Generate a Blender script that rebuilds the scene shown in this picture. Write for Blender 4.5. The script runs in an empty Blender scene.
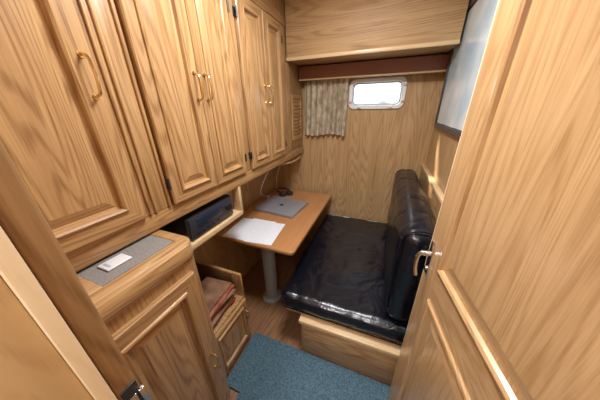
import bpy, bmesh, math, random
from mathutils import Matrix, Vector, noise
random.seed(4)
S=bpy.context.scene
COL=S.collection
S.view_settings.view_transform='Standard'

# ---------------------------------------------------------------- materials
def newmat(n):
    m=bpy.data.materials.new(n); m.use_nodes=True
    nt=m.node_tree; b=nt.nodes['Principled BSDF']
    return m,nt,b
def plain(n,c,rough=.5,metal=0,spec=.5,coat=0):
    m,nt,b=newmat(n)
    b.inputs['Base Color'].default_value=(*c,1); b.inputs['Roughness'].default_value=rough
    b.inputs['Metallic'].default_value=metal; b.inputs['Specular IOR Level'].default_value=spec
    b.inputs['Coat Weight'].default_value=coat
    no=nt.nodes.new('ShaderNodeTexNoise'); no.inputs['Scale'].default_value=60
    tc=nt.nodes.new('ShaderNodeTexCoord'); nt.links.new(tc.outputs['Object'],no.inputs['Vector'])
    mr=nt.nodes.new('ShaderNodeMapRange'); mr.inputs['To Min'].default_value=rough*.85; mr.inputs['To Max'].default_value=min(1,rough*1.15)
    nt.links.new(no.outputs['Fac'],mr.inputs['Value']); nt.links.new(mr.outputs[0],b.inputs['Roughness'])
    return m
def wood(n,light,dark,axis='z',rough=.33,rings=30,fine=.62,coat=.25,scale=1.0,ring=.42):
    m,nt,b=newmat(n); L=nt.links.new
    tc=nt.nodes.new('ShaderNodeTexCoord')
    def mapped(al,ac):
        mp=nt.nodes.new('ShaderNodeMapping')
        s=[ac*scale]*3; s['xyz'.index(axis)]=al*scale
        mp.inputs['Scale'].default_value=s; L(tc.outputs['Object'],mp.inputs['Vector']); return mp
    n1=nt.nodes.new('ShaderNodeTexNoise'); n1.inputs['Scale'].default_value=1; n1.inputs['Detail'].default_value=1.5; n1.inputs['Distortion'].default_value=.1
    L(mapped(.50,6.5).outputs[0],n1.inputs['Vector'])
    mul=nt.nodes.new('ShaderNodeMath'); mul.operation='MULTIPLY'; mul.inputs[1].default_value=rings*6.0
    L(n1.outputs['Fac'],mul.inputs[0])
    sn=nt.nodes.new('ShaderNodeMath'); sn.operation='SINE'; L(mul.outputs[0],sn.inputs[0])
    ab=nt.nodes.new('ShaderNodeMapRange'); ab.inputs['From Min'].default_value=-.2; ab.inputs['From Max'].default_value=1
    L(sn.outputs[0],ab.inputs['Value'])
    n2=nt.nodes.new('ShaderNodeTexNoise'); n2.inputs['Scale'].default_value=1; n2.inputs['Detail'].default_value=4; n2.inputs['Roughness'].default_value=.65
    L(mapped(6,250).outputs[0],n2.inputs['Vector'])
    n3=nt.nodes.new('ShaderNodeTexNoise'); n3.inputs['Scale'].default_value=1; n3.inputs['Detail'].default_value=2
    L(mapped(.8,30).outputs[0],n3.inputs['Vector'])
    m1=nt.nodes.new('ShaderNodeMath'); m1.operation='MULTIPLY'; L(ab.outputs[0],m1.inputs[0]); L(n2.outputs['Fac'],m1.inputs[1])
    a1=nt.nodes.new('ShaderNodeMath'); a1.operation='MULTIPLY_ADD'; a1.inputs[1].default_value=ring; L(m1.outputs[0],a1.inputs[0])
    s2=nt.nodes.new('ShaderNodeMath'); s2.operation='MULTIPLY_ADD'; s2.inputs[1].default_value=fine; L(n2.outputs['Fac'],s2.inputs[0])
    s3=nt.nodes.new('ShaderNodeMath'); s3.operation='MULTIPLY'; s3.inputs[1].default_value=.40; L(n3.outputs['Fac'],s3.inputs[0])
    L(s3.outputs[0],s2.inputs[2]); L(s2.outputs[0],a1.inputs[2])
    r=nt.nodes.new('ShaderNodeMapRange'); r.inputs['From Min'].default_value=.38; r.inputs['From Max'].default_value=.86; r.clamp=True
    L(a1.outputs[0],r.inputs['Value'])
    mx=nt.nodes.new('ShaderNodeMix'); mx.data_type='RGBA'
    mx.inputs[6].default_value=(*light,1); mx.inputs[7].default_value=(*dark,1)
    L(r.outputs[0],mx.inputs[0]); L(mx.outputs[2],b.inputs['Base Color'])
    b.inputs['Roughness'].default_value=rough; b.inputs['Coat Weight'].default_value=coat; b.inputs['Coat Roughness'].default_value=.15
    bp=nt.nodes.new('ShaderNodeBump'); bp.inputs['Strength'].default_value=.08; bp.inputs['Distance'].default_value=.002
    L(n2.outputs['Fac'],bp.inputs['Height']); L(bp.outputs[0],b.inputs['Normal'])
    return m
OL=(.52,.315,.140); OD=(.25,.122,.045)
oakz=wood('oak_vertical',OL,OD,'z'); oaky=wood('oak_along',OL,OD,'y'); oakx=wood('oak_across',OL,OD,'x')
WL=(.57,.375,.185); WD=(.34,.19,.078)
wallz=wood('bulkhead_oak_vertical',WL,WD,'z',rough=.42,coat=.1); wallx=wood('bulkhead_oak_across',WL,WD,'x',rough=.55,coat=0)
doorz=wood('door_oak',(.60,.38,.185),(.38,.205,.082),'z',rough=.28,ring=.34); doory=wood('door_oak_rail',(.60,.38,.185),(.38,.205,.082),'y',rough=.3)
jambz=wood('jamb_oak',(.58,.40,.20),(.44,.27,.12),'z',rough=.45,fine=.3)
trimz=wood('trim_oak',(.33,.19,.085),(.18,.09,.034),'z',rough=.3)
palez=wood('pale_trim',(.80,.64,.42),(.68,.50,.29),'z',rough=.4,fine=.2)
palex=wood('pale_trim_x',(.70,.50,.28),(.55,.35,.17),'x',rough=.4,fine=.2)
tabley=wood('table_teak',(.48,.225,.09),(.28,.11,.038),'y',rough=.22,fine=.3,ring=.2)
floorw=wood('floor_wood',(.34,.18,.09),(.17,.075,.032),'y',rough=.4)
brass=plain('brass',(.80,.60,.33),.22,1)
chrome=plain('chrome',(.8,.82,.85),.15,1)
blackm=plain('black_metal',(.015,.015,.017),.4)
blackp=plain('black_plastic',(.016,.018,.022),.35)
greyp=plain('grey_paint',(.36,.39,.44),.4)
alu=plain('laptop_aluminium',(.34,.34,.37),.35,.35)
white=plain('white_plastic',(.8,.8,.8),.35)
cardm=plain('card_plastic',(.66,.67,.68),.35)
pink=plain('valance_vinyl',(.27,.115,.08),.6)
framed=plain('frame_dark',(.035,.04,.05),.3)
def leather():
    m,nt,b=newmat('black_leather'); L=nt.links.new
    b.inputs['Base Color'].default_value=(.004,.005,.010,1); b.inputs['Roughness'].default_value=.26
    b.inputs['Specular IOR Level'].default_value=.75
    tc=nt.nodes.new('ShaderNodeTexCoord')
    v=nt.nodes.new('ShaderNodeTexVoronoi'); v.inputs['Scale'].default_value=260; L(tc.outputs['Object'],v.inputs['Vector'])
    n=nt.nodes.new('ShaderNodeTexNoise'); n.inputs['Scale'].default_value=7; n.inputs['Detail'].default_value=3; n.inputs['Distortion'].default_value=1.1; L(tc.outputs['Object'],n.inputs['Vector'])
    b1=nt.nodes.new('ShaderNodeBump'); b1.inputs['Strength'].default_value=.10; b1.inputs['Distance'].default_value=.002; L(v.outputs['Distance'],b1.inputs['Height'])
    b2=nt.nodes.new('ShaderNodeBump'); b2.inputs['Strength'].default_value=.5; b2.inputs['Distance'].default_value=.018; L(n.outputs['Fac'],b2.inputs['Height']); L(b1.outputs[0],b2.inputs['Normal'])
    L(b2.outputs[0],b.inputs['Normal']); return m
leath=leather()
def noisy(n,c1,c2,scale,rough=.9,bump=.5,dist=.01,stretch=None,detail=6):
    m,nt,b=newmat(n); L=nt.links.new
    tc=nt.nodes.new('ShaderNodeTexCoord'); mp=nt.nodes.new('ShaderNodeMapping'); L(tc.outputs['Object'],mp.inputs[0])
    if stretch: mp.inputs['Scale'].default_value=stretch
    no=nt.nodes.new('ShaderNodeTexNoise'); no.inputs['Scale'].default_value=scale; no.inputs['Detail'].default_value=detail; L(mp.outputs[0],no.inputs['Vector'])
    r=nt.nodes.new('ShaderNodeMapRange'); r.inputs['From Min'].default_value=.35; r.inputs['From Max'].default_value=.65; L(no.outputs['Fac'],r.inputs[0])
    mx=nt.nodes.new('ShaderNodeMix'); mx.data_type='RGBA'; mx.inputs[6].default_value=(*c1,1); mx.inputs[7].default_value=(*c2,1)
    L(r.outputs[0],mx.inputs[0]); L(mx.outputs[2],b.inputs['Base Color']); b.inputs['Roughness'].default_value=rough
    bp=nt.nodes.new('ShaderNodeBump'); bp.inputs['Strength'].default_value=bump; bp.inputs['Distance'].default_value=dist; L(no.outputs['Fac'],bp.inputs['Height']); L(bp.outputs[0],b.inputs['Normal'])
    return m
carpetm=noisy('blue_carpet',(.045,.11,.155),(.13,.225,.29),110,.95,1,.012)
curt=noisy('curtain_cloth',(.33,.27,.18),(.60,.51,.38),16,.9,.2,.003,(2,2,1.2),4)
counterm=noisy('grey_laminate',(.19,.18,.17),(.27,.255,.24),180,.5,.1,.001)
ceilm=noisy('ceiling_vinyl',(.72,.70,.64),(.76,.74,.68),30,.6,.1,.001)
magr=noisy('magazine_red',(.26,.05,.03),(.40,.18,.09),18,.35,.05,.001)
magb=noisy('magazine_tan',(.30,.17,.10),(.14,.06,.04),14,.35,.05,.001)
paperm=noisy('printed_paper',(.70,.73,.80),(.84,.86,.90),40,.6,.05,.001,(1,5,1))
picm=noisy('print_with_reflection',(.50,.66,.76),(.85,.90,.92),4,.12,0,.001)  # pale blue print colour carries the bluish reflection of the picture glass
def glassm():
    m,nt,b=newmat('window_glass'); L=nt.links.new
    t=nt.nodes.new('ShaderNodeBsdfTransparent'); g=nt.nodes.new('ShaderNodeBsdfGlossy'); g.inputs['Roughness'].default_value=.02
    mx=nt.nodes.new('ShaderNodeMixShader'); mx.inputs[0].default_value=.06
    L(t.outputs[0],mx.inputs[1]); L(g.outputs[0],mx.inputs[2]); L(mx.outputs[0],nt.nodes['Material Output'].inputs['Surface']); return m
glass=glassm()

# ---------------------------------------------------------------- mesh helpers
def empty(n):
    e=bpy.data.objects.new(n,None); COL.objects.link(e); return e
def finish(bm,name,mats,parent=None,smooth=False,M=None):
    if M is not None: bm.transform(M)
    bmesh.ops.recalc_face_normals(bm,faces=bm.faces)
    me=bpy.data.meshes.new(name); bm.to_mesh(me); bm.free()
    if not isinstance(mats,(list,tuple)): mats=[mats]
    for m in mats: me.materials.append(m)
    if smooth:
        for p in me.polygons: p.use_smooth=True
        try: me.set_sharp_from_angle(angle=math.radians(35))
        except Exception: pass
    o=bpy.data.objects.new(name,me); COL.objects.link(o)
    if parent: o.parent=parent
    return o
def addbox(bm,x0,x1,y0,y1,z0,z1,bev=0,seg=2,mi=0):
    vs=[bm.verts.new((x,y,z)) for x in (x0,x1) for y in (y0,y1) for z in (z0,z1)]
    F=[(0,1,3,2),(4,6,7,5),(0,4,5,1),(2,3,7,6),(0,2,6,4),(1,5,7,3)]
    fs=[bm.faces.new([vs[i] for i in f]) for f in F]
    for f in fs: f.material_index=mi
    if bev:
        es=list({e for f in fs for e in f.edges})
        r=bmesh.ops.bevel(bm,geom=es,offset=bev,segments=seg,affect='EDGES',profile=.5)
        for f in r['faces']: f.material_index=mi
def box(name,d,mat,parent=None,bev=.002,seg=2,M=None):
    bm=bmesh.new(); addbox(bm,*d,bev=bev,seg=seg); return finish(bm,name,mat,parent,bev>0,M)
def boxes(name,ds,mat,parent=None,bev=.002,M=None):
    bm=bmesh.new()
    for d in ds: addbox(bm,*d,bev=bev)
    return finish(bm,name,mat,parent,bev>0,M)
def relief(bm,u0,u1,z0,z1,prof,rail_mi=1,radius=None):
    rings=[]
    for ins,h in prof:
        rings.append([bm.verts.new(c) for c in ((u0+ins,h,z0+ins),(u1-ins,h,z0+ins),(u1-ins,h,z1-ins),(u0+ins,h,z1-ins))])
    for a,b in zip(rings,rings[1:]):
        for i in range(4):
            f=bm.faces.new((a[i],a[(i+1)%4],b[(i+1)%4],b[i])); f.material_index=rail_mi if i in (0,2) else 0
    bm.faces.new(rings[-1])
    bm.faces.new(list(reversed(rings[0])))
def doorprof(fw,T=.020):
    return [(0,0),(0,T-.004),(.004,T),(fw,T),(fw+.002,T+.006),(fw+.008,T+.009),(fw+.014,T+.005),(fw+.018,T-.008),(fw+.026,T-.010),(fw+.050,T-.002),(fw+.053,T-.001)]
def tube(bm,pts,r,n=8,cap=True,mi=0):
    pts=[Vector(p) for p in pts]; rings=[]
    up=None
    for i,p in enumerate(pts):
        t=(pts[min(i+1,len(pts)-1)]-pts[max(i-1,0)]).normalized()
        if up is None:
            up=t.orthogonal().normalized()
        up=(up-t*up.dot(t)).normalized(); s=t.cross(up)
        rr=r[i] if isinstance(r,(list,tuple)) else r
        rings.append([bm.verts.new(p+(up*math.cos(a)+s*math.sin(a))*rr) for a in [2*math.pi*k/n for k in range(n)]])
    for a,b in zip(rings,rings[1:]):
        for k in range(n): bm.faces.new((a[k],a[(k+1)%n],b[(k+1)%n],b[k])).material_index=mi
    if cap: bm.faces.new(rings[0]); bm.faces.new(list(reversed(rings[-1])))
def lathe(bm,c,prof,n=32):
    rings=[]
    for r,z in prof: rings.append([bm.verts.new((c[0]+r*math.cos(2*math.pi*k/n),c[1]+r*math.sin(2*math.pi*k/n),c[2]+z)) for k in range(n)])
    for a,b in zip(rings,rings[1:]):
        for k in range(n): bm.faces.new((a[k],a[(k+1)%n],b[(k+1)%n],b[k]))
    bm.faces.new(rings[0]); bm.faces.new(rings[-1])
def spline(ctrl,n=8):
    P=[Vector(c) for c in ctrl]; P=[P[0]*2-P[1]]+P+[P[-1]*2-P[-2]]; out=[]
    for i in range(1,len(P)-2):
        for k in range(n):
            t=k/n; a,b,c,d=P[i-1],P[i],P[i+1],P[i+2]
            out.append(.5*((2*b)+(c-a)*t+(2*a-5*b+4*c-d)*t*t+(-a+3*b-3*c+d)*t**3))
    out.append(P[-2]); return out
def cushion(name,x0,x1,y0,y1,z0,z1,r,mat,parent,crown=(0,0,0),wr=.004,cell=.016,seed=0):
    bm=bmesh.new()
    d=[x1-x0,y1-y0,z1-z0]; c=Vector(((x0+x1)/2,(y0+y1)/2,(z0+z1)/2)); N=[max(4,int(v/cell)) for v in d]
    vd={}
    def V(i,j,k):
        key=(i,j,k)
        if key not in vd: vd[key]=bm.verts.new((i/N[0]-.5,j/N[1]-.5,k/N[2]-.5))
        return vd[key]
    for k in (0,N[2]):
        for i in range(N[0]):
            for j in range(N[1]): bm.faces.new((V(i,j,k),V(i+1,j,k),V(i+1,j+1,k),V(i,j+1,k)))
    for j in (0,N[1]):
        for i in range(N[0]):
            for k in range(N[2]): bm.faces.new((V(i,j,k),V(i+1,j,k),V(i+1,j,k+1),V(i,j,k+1)))
    for i in (0,N[0]):
        for j in range(N[1]):
            for k in range(N[2]): bm.faces.new((V(i,j,k),V(i,j+1,k),V(i,j+1,k+1),V(i,j,k+1)))
    for v in bm.verts:
        q=v.co.copy(); p=Vector([q[a]*d[a] for a in range(3)])
        inn=Vector([max(-(d[a]/2-r),min(d[a]/2-r,p[a])) for a in range(3)])
        o=p-inn
        if o.length>1e-6: p=inn+o.normalized()*r
        for a in range(3):
            oth=[b for b in range(3) if b!=a]
            f=1.0
            for b in oth: f*=max(0,1-(2*q[b])**2)
            p[a]+= crown[a]*f*(2*q[a])
        w=p+c
        nn=noise.noise(Vector((w.x*5+seed,w.y*3.5,w.z*6)))+.4*noise.noise(Vector((w.x*13,w.y*8+seed,w.z*12)))
        # a few sharp creases
        cr_=abs(noise.noise(Vector((w.x*3.5+seed*2,w.y*6,w.z*4))))
        nn-=.8*max(0,1-cr_/.06)
        nrm=o.normalized() if o.length>1e-6 else Vector((0,0,1))
        v.co=w+nrm*nn*wr
    return finish(bm,name,mat,parent,True)

# ---------------------------------------------------------------- room shell
XL,XR,YF,ZC=-1.15,.36,2.12,2.30
XC=-.80
box('floor',(XL-.05,XR+.05,-1.2,YF+.05,-.06,0),floorw,bev=0)
bm=bmesh.new()
addbox(bm,-.607,XR-.002,-1.1,.85,0.0005,.016,bev=.003)
addbox(bm,-.72,-.6,.50,.85,0.0005,.0155,bev=.003)
finish(bm,'carpet',carpetm,None,True)
box('ceiling',(XL-.05,XR+.05,-1.2,YF+.05,ZC,ZC+.05),ceilm,bev=0)
box('wall_left',(XL-.05,XL,-1.2,YF+.05,0,ZC),wallz,bev=0)
box('wall_right',(XR,XR+.05,-1.2,YF+.05,0,ZC),wallz,bev=0)
box('wall_rear',(XL,XR,-1.2,-1.15,0,ZC),wallz,bev=0)
wx0,wx1,wz0,wz1=-.355,.105,1.535,1.775
hx0,hx1,hz0,hz1=wx0+.03,wx1-.03,wz0+.03,wz1-.03
boxes('wall_far',[(XL,hx0,YF,YF+.05,0,ZC),(hx1,XR,YF,YF+.05,0,ZC),(hx0,hx1,YF,YF+.05,0,hz0),(hx0,hx1,YF,YF+.05,hz1,ZC)],wallz,bev=0)
boxes('wall_near',[(XL,-.36,-.10,.07,0,ZC),(-.36,XR,-.10,.07,2.05,ZC)],wallz,bev=0)
jf=empty('trim_1')
box('jamb_reveal',(-.36,-.33,-.14,.040,0,2.05),jambz,jf,.002)
box('pale_stop',(-.36,-.322,.040,.056,0,2.05),palez,jf,.003)
box('rounded_trim',(-.39,-.325,.056,.086,0,2.05),trimz,jf,.010,4)
sp=empty('strike_plate')
box('plate',(-.3255,-.3225,.060,.082,1.075,1.155),blackm,sp,.001)
box('lip',(-.3235,-.316,.078,.086,1.095,1.135),chrome,sp,.002)
box('slot',(-.3228,-.3218,.064,.075,1.10,1.13),chrome,sp,.0005)

# ---------------------------------------------------------------- left upper cabinets
MU=Matrix(((0,1,0,XC),(1,0,0,0),(0,0,1,0),(0,0,0,1)))
uc=empty('overhead_cabinet')
box('carcass',(XL+.001,XC-.001,.088,YF-.002,1.12,2.298),oakz,uc,.002)
box('bottom_rail',(XC-.004,XC+.006,.088,YF-.003,1.118,1.185),oaky,uc,.003)
box('top_rail',(XC-.004,XC+.012,.088,1.735,2.10,2.16),oaky,uc,.005)
def stile(y0,y1,n='stile'):
    box(n,(XC-.002,XC+.006,y0,y1,1.186,2.098),oakz,uc,.003)
stile(.435,.545); stile(1.068,1.132); stile(1.65,1.735)
box('stile_low',(XC-.002,XC+.006,1.735,1.82,1.186,1.88),oakz,uc,.003)
for yy in (.448,.470,.528):
    box('bead',(XC+.004,XC+.014,yy,yy+.012,1.186,2.098),oakz,uc,.004,3)
def handle(parent,x,y,z,l=.10,axis='z',outv=(1,0,0),r=.0042):
    bm=bmesh.new(); o=Vector(outv); a=Vector((0,0,1)) if axis=='z' else Vector((0,1,0)); c=Vector((x,y,z))
    h=l/2
    pts=spline([c-a*h,c-a*h+o*.012,c-a*h*.86+o*.026,c-a*h*.5+o*.031,c+o*.033,c+a*h*.5+o*.031,c+a*h*.86+o*.026,c+a*h+o*.012,c+a*h],5)
    tube(bm,pts,r)
    for s in (-1,1):
        tube(bm,[c+a*h*s,c+a*h*s+o*.003],r*2.1,12)
    return finish(bm,'handle',brass,parent,True)
def cabdoor(n,y0,y1,z0,z1,hy,hinge_side,par=uc,fw=.042):
    bm=bmesh.new(); relief(bm,y0,y1,z0,z1,doorprof(fw))
    bmesh.ops.translate(bm,verts=bm.verts,vec=(0,.003,0))
    o=finish(bm,n,[oakz,oaky],par,False,MU)
    handle(par,XC+.022,hy,1.64)
    hy2=y0-.006 if hinge_side<0 else y1+.006
    for hz in (z0+.09,z1-.09):
        bm=bmesh.new(); tube(bm,[(XC+.022,hy2,hz-.022),(XC+.022,hy2,hz+.022)],.005,10)
        addbox(bm,XC+.004,XC+.010,hy2-.01,hy2+.01,hz-.02,hz+.02)
        finish(bm,'hinge',blackm,par,True)
cabdoor('wardrobe_leaf',.10,.432,1.19,2.095,.405,-1,fw=.05)
cabdoor('leaf_1',.55,.803,1.19,2.09,.778,-1)
cabdoor('leaf_2',.807,1.062,1.19,2.09,.835,1)
cabdoor('leaf_3',1.138,1.388,1.19,2.09,1.362,-1)
cabdoor('leaf_4',1.392,1.645,1.19,2.09,1.418,1)
bm=bmesh.new(); relief(bm,1.83,2.06,1.28,1.66,[(0,0),(0,.012),(.004,.014),(.03,.014),(.034,.006)])
finish(bm,'vent_frame',[oakz,oaky],uc,False,MU)
for i in range(10):
    z=1.325+i*.031; box('vent_slat',(XC+.004,XC+.012,1.862,2.028,z,z+.016),oaky,uc,.003)

# ---------------------------------------------------------------- soffit + valance
so=empty('overhead_locker')
XS=XR-.028
box('soffit',(XC+.008,XS,1.75,YF-.001,1.893,2.299),wallx,so,.003)
box('soffit_filler',(XS,XR-.001,1.75,YF-.001,2.09,2.299),wallx,so,.001)
box('soffit_lip',(XC+.008,XS,1.742,1.762,1.885,1.908),palex,so,.004)
va=empty('curtain_valance')
box('valance_board',(XC+.008,XR-.004,2.0,2.03,1.785,1.884),pink,va,.006,3)
box('valance_top',(XC+.008,XR-.004,2.03,YF-.002,1.870,1.884),pink,va,.003)
box('valance_edge',(XC+.008,XR-.004,1.996,2.034,1.776,1.787),palex,va,.003)

# ---------------------------------------------------------------- window
def rr(bm,x0,x1,z0,z1,r,y,n=8):
    out=[]
    for cx,cz,a0 in ((x1-r,z1-r,0),(x0+r,z1-r,90),(x0+r,z0+r,180),(x1-r,z0+r,270)):
        for k in range(n+1):
            a=math.radians(a0+90*k/n); out.append(bm.verts.new((cx+r*math.cos(a),y,cz+r*math.sin(a))))
    return out
def ringloft(bm,rings,close=False):
    for a,b in zip(rings,rings[1:]):
        n=len(a)
        for i in range(n): bm.faces.new((a[i],a[(i+1)%n],b[(i+1)%n],b[i]))
    if close: bm.faces.new(rings[-1])
wn=empty('window_1')
bm=bmesh.new()
prof=[(0,YF-.001,.055),(0,YF-.014,.055),(.004,YF-.018,.052),(.026,YF-.018,.04),(.032,YF-.012,.036),(.036,YF+.03,.032),(.036,YF+.05,.032)]
ringloft(bm,[rr(bm,wx0+i,wx1-i,wz0+i,wz1-i,r,y) for i,y,r in prof])
finish(bm,'frame',white,wn,True)
bm=bmesh.new()
prof=[(.034,YF+.004,.034),(.034,YF-.002,.034),(.042,YF-.002,.028),(.042,YF+.004,.028)]
ringloft(bm,[rr(bm,wx0+i,wx1-i,wz0+i,wz1-i,r,y) for i,y,r in prof])
finish(bm,'gasket',greyp,wn,True)
bm=bmesh.new(); bm.faces.new(rr(bm,wx0+.034,wx1-.034,wz0+.034,wz1-.034,.034,YF+.028)); finish(bm,'pane',glass,wn)
bm=bmesh.new()
for cx,cz in ((wx0+.02,wz0+.06),(wx1-.015,wz0+.06),(wx1-.015,wz1-.06),(wx0+.1,wz0+.013),(wx1-.1,wz0+.013)):
    tube(bm,[(cx,YF-.017,cz),(cx,YF-.035,cz)],.007,12); tube(bm,[(cx-.013,YF-.031,cz),(cx+.013,YF-.031,cz)],.004,8)
finish(bm,'window_dogs',chrome,wn,True)

# curtain
cu=empty('curtain')
bm=bmesh.new(); nx,nz=150,24; g=[]
x0,x1=-.765,-.366
for i in range(nx+1):
    col=[]
    for k in range(nz+1):
        t=i/nx; s=k/nz
        amp=.012+.010*s
        ph=t*2*math.pi*8+.7*math.sin(t*9)
        xx=x0+(x1-x0)*t+.004*math.sin(ph*2+s*2)
        col.append(bm.verts.new((xx,YF-.045+amp*math.sin(ph+.5*math.sin(3*s)),1.84-(1.84-1.31)*s-(.01*math.sin(t*7) if k==nz else 0))))
    g.append(col)
for i in range(nx):
    for k in range(nz): bm.faces.new((g[i][k],g[i+1][k],g[i+1][k+1],g[i][k+1]))
finish(bm,'pleated_cloth',curt,cu,True)
rl=empty('curtain_rail')
bm=bmesh.new(); tube(bm,[(-.785,YF-.045,1.848),(.34,YF-.045,1.848)],.006,10); finish(bm,'rod',chrome,rl,True)

# ---------------------------------------------------------------- low near cabinet
lc=empty('sideboard_cabinet')
fx,ey=-.62,.475
def plan(bm,x0,x1,y0,y1,r,z,n=8):
    pts=[(x0,y0),(x1,y0)]
    for k in range(n+1):
        a=math.radians(90*k/n); pts.append((x1-r+r*math.cos(a),y1-r+r*math.sin(a)))
    pts.append((x0,y1)); return [bm.verts.new((x,y,z)) for x,y in pts]
def stack(name,levels,x0,x1,y0,y1,r,mat,par):
    bm=bmesh.new(); rs=[plan(bm,x0,x1+o,y0,y1+min(o,.004),max(.004,r+o),z) for o,z in levels]
    ringloft(bm,rs,True); bm.faces.new(list(reversed(rs[0]))); return finish(bm,name,mat,par,True)
stack('body',[(-.01,.001),(-.01,.07),(0,.071),(0,1.04)],XL+.001,fx,.088,ey,.045,oakz,lc)
stack('rounded_top_edge',[(0,1.038),(.010,1.046),(.014,1.058),(.014,1.086),(.007,1.102),(-.010,1.110),(-.040,1.111),(-.046,1.105)],XL+.001,fx,.088,ey,.055,oaky,lc)
stack('laminate_top',[(-.056,1.1045),(-.056,1.1075)],XL+.002,fx,.205,ey+.022,.055,counterm,lc)
box('near_top_board',(XL+.002,fx-.046,.089,.204,1.104,1.1105),oaky,lc,.002)
ML=Matrix(((0,1,0,fx),(1,0,0,0),(0,0,1,0),(0,0,0,1)))
bm=bmesh.new(); relief(bm,.10,.425,.10,.995,doorprof(.05)); finish(bm,'leaf',[oakz,oaky],lc,False,ML)
handle(lc,fx+.02,.400,.50,.10)
rt=empty('key_card_holder')
box('body',(-.775,-.72,.245,.315,1.108,1.115),cardm,rt,.003,3)
box('stripe',(-.765,-.73,.255,.262,1.1145,1.116),greyp,rt,.0005)

# ---------------------------------------------------------------- cubby + receiver + lower locker
cb=empty('desk_shelf')
box('shelf',(XL+.001,XC+.004,.482,1.0,.925,.955),palex,cb,.004)
box('post',(XL+.3,XC+.004,.98,1.002,.956,1.117),palex,cb,.003)
box('back',(XL+.001,XL+.01,.482,1.0,.956,1.117),oaky,cb,0)
pr=empty('radio_receiver')
box('body',(XL+.06,XC-.015,.60,.93,.957,1.085),blackp,pr,.012,4)
box('front_panel',(XC-.016,XC-.008,.61,.92,.965,1.078),plain('radio_face',(.03,.035,.05),.3),pr,.004)
bm=bmesh.new()
tube(bm,[(XC-.01,.88,1.03),(XC+.006,.88,1.03)],.018,20)
for i in range(5): tube(bm,[(XC-.01,.65+i*.035,.985),(XC-.004,.65+i*.035,.985)],.007,10)
finish(bm,'knobs',blackm,pr,True)
box('display',(XC-.009,XC-.006,.65,.83,1.01,1.06),plain('display',(.02,.03,.05),.2),pr,.002)

lk=empty('base_locker'); LX=-.735
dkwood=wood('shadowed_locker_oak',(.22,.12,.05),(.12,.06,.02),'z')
boxes('carcass',[(XL+.001,LX,.483,.82,.001,.42),(XL+.001,LX,.803,.82,.42,.60)],oakz,lk,.002)
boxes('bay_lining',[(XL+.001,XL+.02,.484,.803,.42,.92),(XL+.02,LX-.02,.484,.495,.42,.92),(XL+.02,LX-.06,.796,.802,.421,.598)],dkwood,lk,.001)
bm=bmesh.new(); relief(bm,.50,.805,.06,.405,doorprof(.035,.016))
finish(bm,'leaf',[oakz,oaky],lk,False,Matrix(((0,1,0,LX),(1,0,0,0),(0,0,1,0),(0,0,0,1))))
handle(lk,LX+.018,.775,.30,.07)
mg=empty('magazine_pile')
for i in range(10):
    a=random.uniform(-.14,.14)
    M=Matrix.Translation((LX-.13+random.uniform(-.01,.02),.645,.421+.0135*i))@Matrix.Rotation(a,4,'Z')
    box('magazine',(-.09,.10,-.12,.12,.0,.011),[magr,magb][i%2],mg,.002,M=M)

# ---------------------------------------------------------------- table
tb=empty('cabin_table')
TX0,TX1,TY0,TY1,TZ=-1.12,-.457,1.003,2.06,.70
bm=bmesh.new()
def tr(i,z,r=.03):
    out=[]
    for cx,cy,a0 in ((TX1-i-r,TY1-i-r,0),(TX0+i+r,TY1-i-r,90),(TX0+i+r,TY0+i+r,180),(TX1-i-r,TY0+i+r,270)):
        for k in range(7):
            a=math.radians(a0+15*k); out.append(bm.verts.new((cx+r*math.cos(a),cy+r*math.sin(a),z)))
    return out
rs=[tr(.004,TZ-.032),tr(0,TZ-.028),tr(0,TZ-.004),tr(.004,TZ),tr(.022,TZ),tr(.023,TZ-.0015)]
ringloft(bm,rs,True); bm.faces.new(list(reversed(rs[0])))
finish(bm,'top',tabley,tb,True)
bm=bmesh.new(); r2=[tr(-.001,TZ-.026),tr(-.003,TZ-.022),tr(-.003,TZ-.006),tr(-.001,TZ-.003)]
ringloft(bm,r2); finish(bm,'edge_band',wood('band',(.50,.27,.12),(.36,.17,.06),'y'),tb,True)
bm=bmesh.new(); lathe(bm,(-.765,1.20,0),[(.085,.001),(.085,.008),(.078,.018),(.058,.028),(.053,.05),(.053,.62),(.08,.64),(.08,.667)]); finish(bm,'pedestal',greyp,tb,True)

lp=empty('laptop')
ML2=Matrix.Translation((-.825,1.60,TZ))@Matrix.Rotation(math.radians(-5),4,'Z')
box('base',(-.20,.20,-.165,.165,.001,.014),alu,lp,.004,3,ML2)
box('lid',(-.20,.20,-.165,.165,.0155,.024),alu,lp,.003,3,ML2)
box('hinge_bar',(-.15,.15,.150,.163,.012,.018),blackp,lp,.001,2,ML2)
bm=bmesh.new(); tube(bm,[(0,0,.0238),(0,0,.0246)],.020,24); finish(bm,'lid_badge',blackp,lp,True,ML2)
pp=empty('paper_sheets')
for i,(cx,cy,a) in enumerate(((-.925,1.155,4),(-.745,1.16,6),(-.84,1.17,2))):
    box('sheet',(-.105,.105,-.148,.148,.0006+.0009*i,.0013+.0009*i),paperm,pp,0,M=Matrix.Translation((cx,cy,TZ))@Matrix.Rotation(math.radians(a),4,'Z'))
hs=empty('headset')
bm=bmesh.new()
tube(bm,[(-.96+.075*math.cos(a),1.92+.06*math.sin(a),TZ+.012+.03*math.sin(a/2)) for a in [math.pi*2*k/24*.8 for k in range(25)]],.008)
finish(bm,'headband',blackp,hs,True)
for (cx,cy) in ((-.885,1.91),(-.94,1.862)):
    bm=bmesh.new(); lathe(bm,(cx,cy,TZ),[(.034,.001),(.040,.008),(.040,.030),(.028,.040)],20); finish(bm,'earcup',blackp,hs,True)
cbk=empty('white_cable')
bm=bmesh.new()
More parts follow.
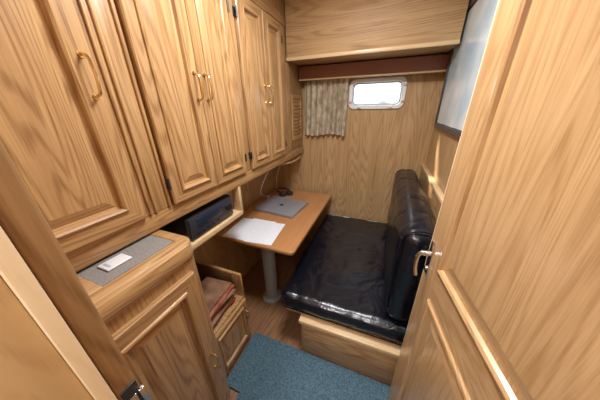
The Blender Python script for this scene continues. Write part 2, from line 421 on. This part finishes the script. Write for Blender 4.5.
tube(bm,spline([(-1.045,1.72,TZ+.006),(-1.07,1.80,TZ+.006),(-1.08,1.74,TZ+.02),(-1.07,1.64,.80),(-1.00,1.62,.95),(-.94,1.72,1.113)],8),.0045)
tube(bm,spline([(-1.05,1.98,TZ+.006),(-1.08,2.0,TZ+.03),(-1.03,1.93,.9),(-.93,1.90,1.113)],8),.004)
finish(bm,'cable',white,cbk,True)
bk=empty('corner_bracket')
bm=bmesh.new(); tube(bm,spline([(XC-.03,1.62,1.10),(XC+.015,1.80,1.09),(XC+.01,1.98,1.095),(XC-.03,2.08,1.10)],6),.010); finish(bm,'grab_rail',oaky,bk,True)

# ---------------------------------------------------------------- bench
be=empty('bench_seat')
PX0,PX1,PY0=-.35,.308,.86
box('plinth',(PX0,PX1,PY0,YF-.002,.001,.305),oakz,be,.003)
box('plinth_face',(PX0+.02,PX1-.02,PY0-.006,PY0+.001,.018,.262),oakx,be,.003)
box('plinth_cap',(PX0-.012,PX1+.012,PY0-.016,YF-.003,.285,.318),palex,be,.006,3)
box('seat_board',(-.47,PX1,PY0+.03,YF-.003,.3185,.333),oaky,be,.003)
cushion('seat_cushion',-.505,.315,.885,2.10,.333,.455,.042,leath,be,crown=(.006,.01,.020),wr=.009,seed=1)
cushion('back_cushion',.125,.302,.915,2.10,.45,1.04,.065,leath,be,crown=(.018,.012,.012),wr=.009,seed=5)
bm=bmesh.new()
def loop(x0,x1,y0,y1,z,r=.04):
    out=[]
    for cx,cy,a0 in ((x1-r,y1-r,0),(x0+r,y1-r,90),(x0+r,y0+r,180),(x1-r,y0+r,270)):
        for k in range(7):
            a=math.radians(a0+15*k); out.append((cx+r*math.cos(a),cy+r*math.sin(a),z))
    out.append(out[0]); return out
tube(bm,loop(-.505,.312,.881,2.098,.437),.0045,6); tube(bm,loop(-.505,.312,.881,2.098,.352),.0045,6)
tube(bm,spline([(.128,.935,.47),(.122,.932,.75),(.135,.935,.985),(.18,.935,1.035),(.25,.935,1.035),(.295,.935,.98),(.30,.935,.5)],6),.0045,6)
finish(bm,'piping',leath,be,True)
lg=empty('side_ledge')
box('ledge_top',(.325,XR-.001,.95,YF-.002,1.06,1.085),palex,lg,.004)
box('ledge_riser',(.335,XR-.001,.95,YF-.002,.001,1.059),oaky,lg,.002)

pf=empty('framed_picture')
MR=Matrix(((0,-1,0,XR-.001),(1,0,0,0),(0,0,1,0),(0,0,0,1)))
bm=bmesh.new(); relief(bm,1.15,1.99,1.40,2.08,[(0,0),(0,.016),(.006,.022),(.03,.022),(.036,.010)],0); finish(bm,'frame',framed,pf,False,MR)
box('print',(XR-.0135,XR-.0115,1.187,1.953,1.437,2.043),picm,pf,0)

# ---------------------------------------------------------------- open door
dr=empty('door_1')
P0=Vector((.212,.79,0)); P1=Vector((.318,.12,0)); W=(P1-P0).length; e=(P1-P0).normalized(); nrm=Vector((-1,0,0)); nrm=(nrm-e*nrm.dot(e)).normalized()
MD=Matrix(((e.x,nrm.x,0,P0.x),(e.y,nrm.y,0,P0.y),(0,0,1,0),(0,0,0,1)))
box('slab',(0,W,-.034,-.004,.025,2.04),doorz,dr,.006,3,MD)
dp=lambda: [(0,-.006),(0,.0),(.002,.001),(.006,.007),(.014,.009),(.022,.005),(.026,-.004),(.034,-.005),(.070,.001),(.073,.0015)]
bm=bmesh.new()
S0=.095
addbox(bm,0,S0,-.008,0,.025,2.04,mi=0); addbox(bm,W-S0,W,-.008,0,.025,2.04)
for a,b in ((.025,.14),(.905,1.03),(1.94,2.04)): addbox(bm,S0,W-S0,-.008,0,a,b,mi=1)
finish(bm,'stiles_and_rails',[doorz,doory],dr,False,MD)
for (a,b) in ((.14,.905),(1.03,1.94)):
    bm=bmesh.new(); relief(bm,S0,W-S0,a,b,dp()); finish(bm,'raised_panel',[doorz,doory],dr,False,MD)
box('pale_lipping',(-.006,.001,-.034,0,.025,2.04),palez,dr,.002,2,MD)
bm=bmesh.new()
addbox(bm,.010,.040,-.001,.005,.96,1.10,bev=.002)
tube(bm,[(.026,.004,1.05),(.026,.038,1.05)],.010,14)
tube(bm,spline([(.026,.038,1.05),(.026,.044,1.03),(.030,.046,.99),(.040,.042,.955)],5),.0075,12)
tube(bm,[(.026,.004,.985),(.026,.012,.985)],.009,14)
finish(bm,'lever_handle',chrome,dr,True,MD)
bm=bmesh.new()
for z in (.3,1.1,1.85): tube(bm,[(W+.004,.004,z-.04),(W+.004,.004,z+.04)],.007,10)
finish(bm,'hinges',brass,dr,True,MD)

# ---------------------------------------------------------------- lights
def area(n,loc,size,power,col,rot=(0,0,0),sy=None):
    l=bpy.data.lights.new(n,'AREA'); l.energy=power; l.color=col; l.size=size
    if sy: l.shape='RECTANGLE'; l.size_y=sy
    o=bpy.data.objects.new(n,l); o.location=loc; o.rotation_euler=rot; COL.objects.link(o); return o
for i,(x,y) in enumerate(((-.25,.80),(-.22,-.55))):
    cl=empty('ceiling_light' if i==0 else 'corridor_fill_fixture')  # second fixture is added, unseen behind the camera, for the corridor fill
    bm=bmesh.new(); lathe(bm,(x,y,ZC),[(.19,-.001),(.19,-.02),(.17,-.022)],32); finish(bm,'housing',white,cl,True)
area('cabin_lamp',(-.25,.80,ZC-.03),.34,26,(.97,.98,1))
area('corridor_fill',(-.22,-.55,ZC-.03),.34,24,(.97,.98,1))  # added fill, unseen behind the camera, brightens the jamb and door
sl=bpy.data.lights.new('sunlight','SUN'); sl.energy=12; sl.color=(1,.94,.84); sl.angle=.10
so_=bpy.data.objects.new('sunlight',sl); COL.objects.link(so_); so_.location=(-1.5,3.4,4)
so_.rotation_euler=Vector((.40,-.38,-.43)).to_track_quat('-Z','Y').to_euler()

w=bpy.data.worlds.new('World'); S.world=w; w.use_nodes=True; nt=w.node_tree; L=nt.links.new
bg=nt.nodes['Background']; tc=nt.nodes.new('ShaderNodeTexCoord')
no=nt.nodes.new('ShaderNodeTexNoise'); no.inputs['Scale'].default_value=9; no.inputs['Detail'].default_value=5; L(tc.outputs['Generated'],no.inputs['Vector'])
sx=nt.nodes.new('ShaderNodeSeparateXYZ'); L(tc.outputs['Generated'],sx.inputs[0])
ad=nt.nodes.new('ShaderNodeMath'); ad.operation='MULTIPLY_ADD'; ad.inputs[1].default_value=.22; L(no.outputs['Fac'],ad.inputs[0]); L(sx.outputs[2],ad.inputs[2])
cr=nt.nodes.new('ShaderNodeValToRGB'); cr.color_ramp.elements[0].position=.10; cr.color_ramp.elements[0].color=(.26,.31,.27,1)
cr.color_ramp.elements[1].position=.15; cr.color_ramp.elements[1].color=(.66,.85,1,1)
L(ad.outputs[0],cr.inputs[0]); L(cr.outputs[0],bg.inputs['Color']); bg.inputs['Strength'].default_value=2.6

# ---------------------------------------------------------------- camera
cd=bpy.data.cameras.new('camera'); cam=bpy.data.objects.new('camera',cd); COL.objects.link(cam)
cd.sensor_width=36; cd.lens=12.6; cd.clip_start=.01
R=Matrix(((.9310,-.1328,.3400),(.3648,.3770,-.8513),(-.0151,.9166,.3994)))
q=R.to_quaternion().normalized()
cam.matrix_world=Matrix.Translation((0,0,1.55))@q.to_matrix().to_4x4()
S.camera=cam
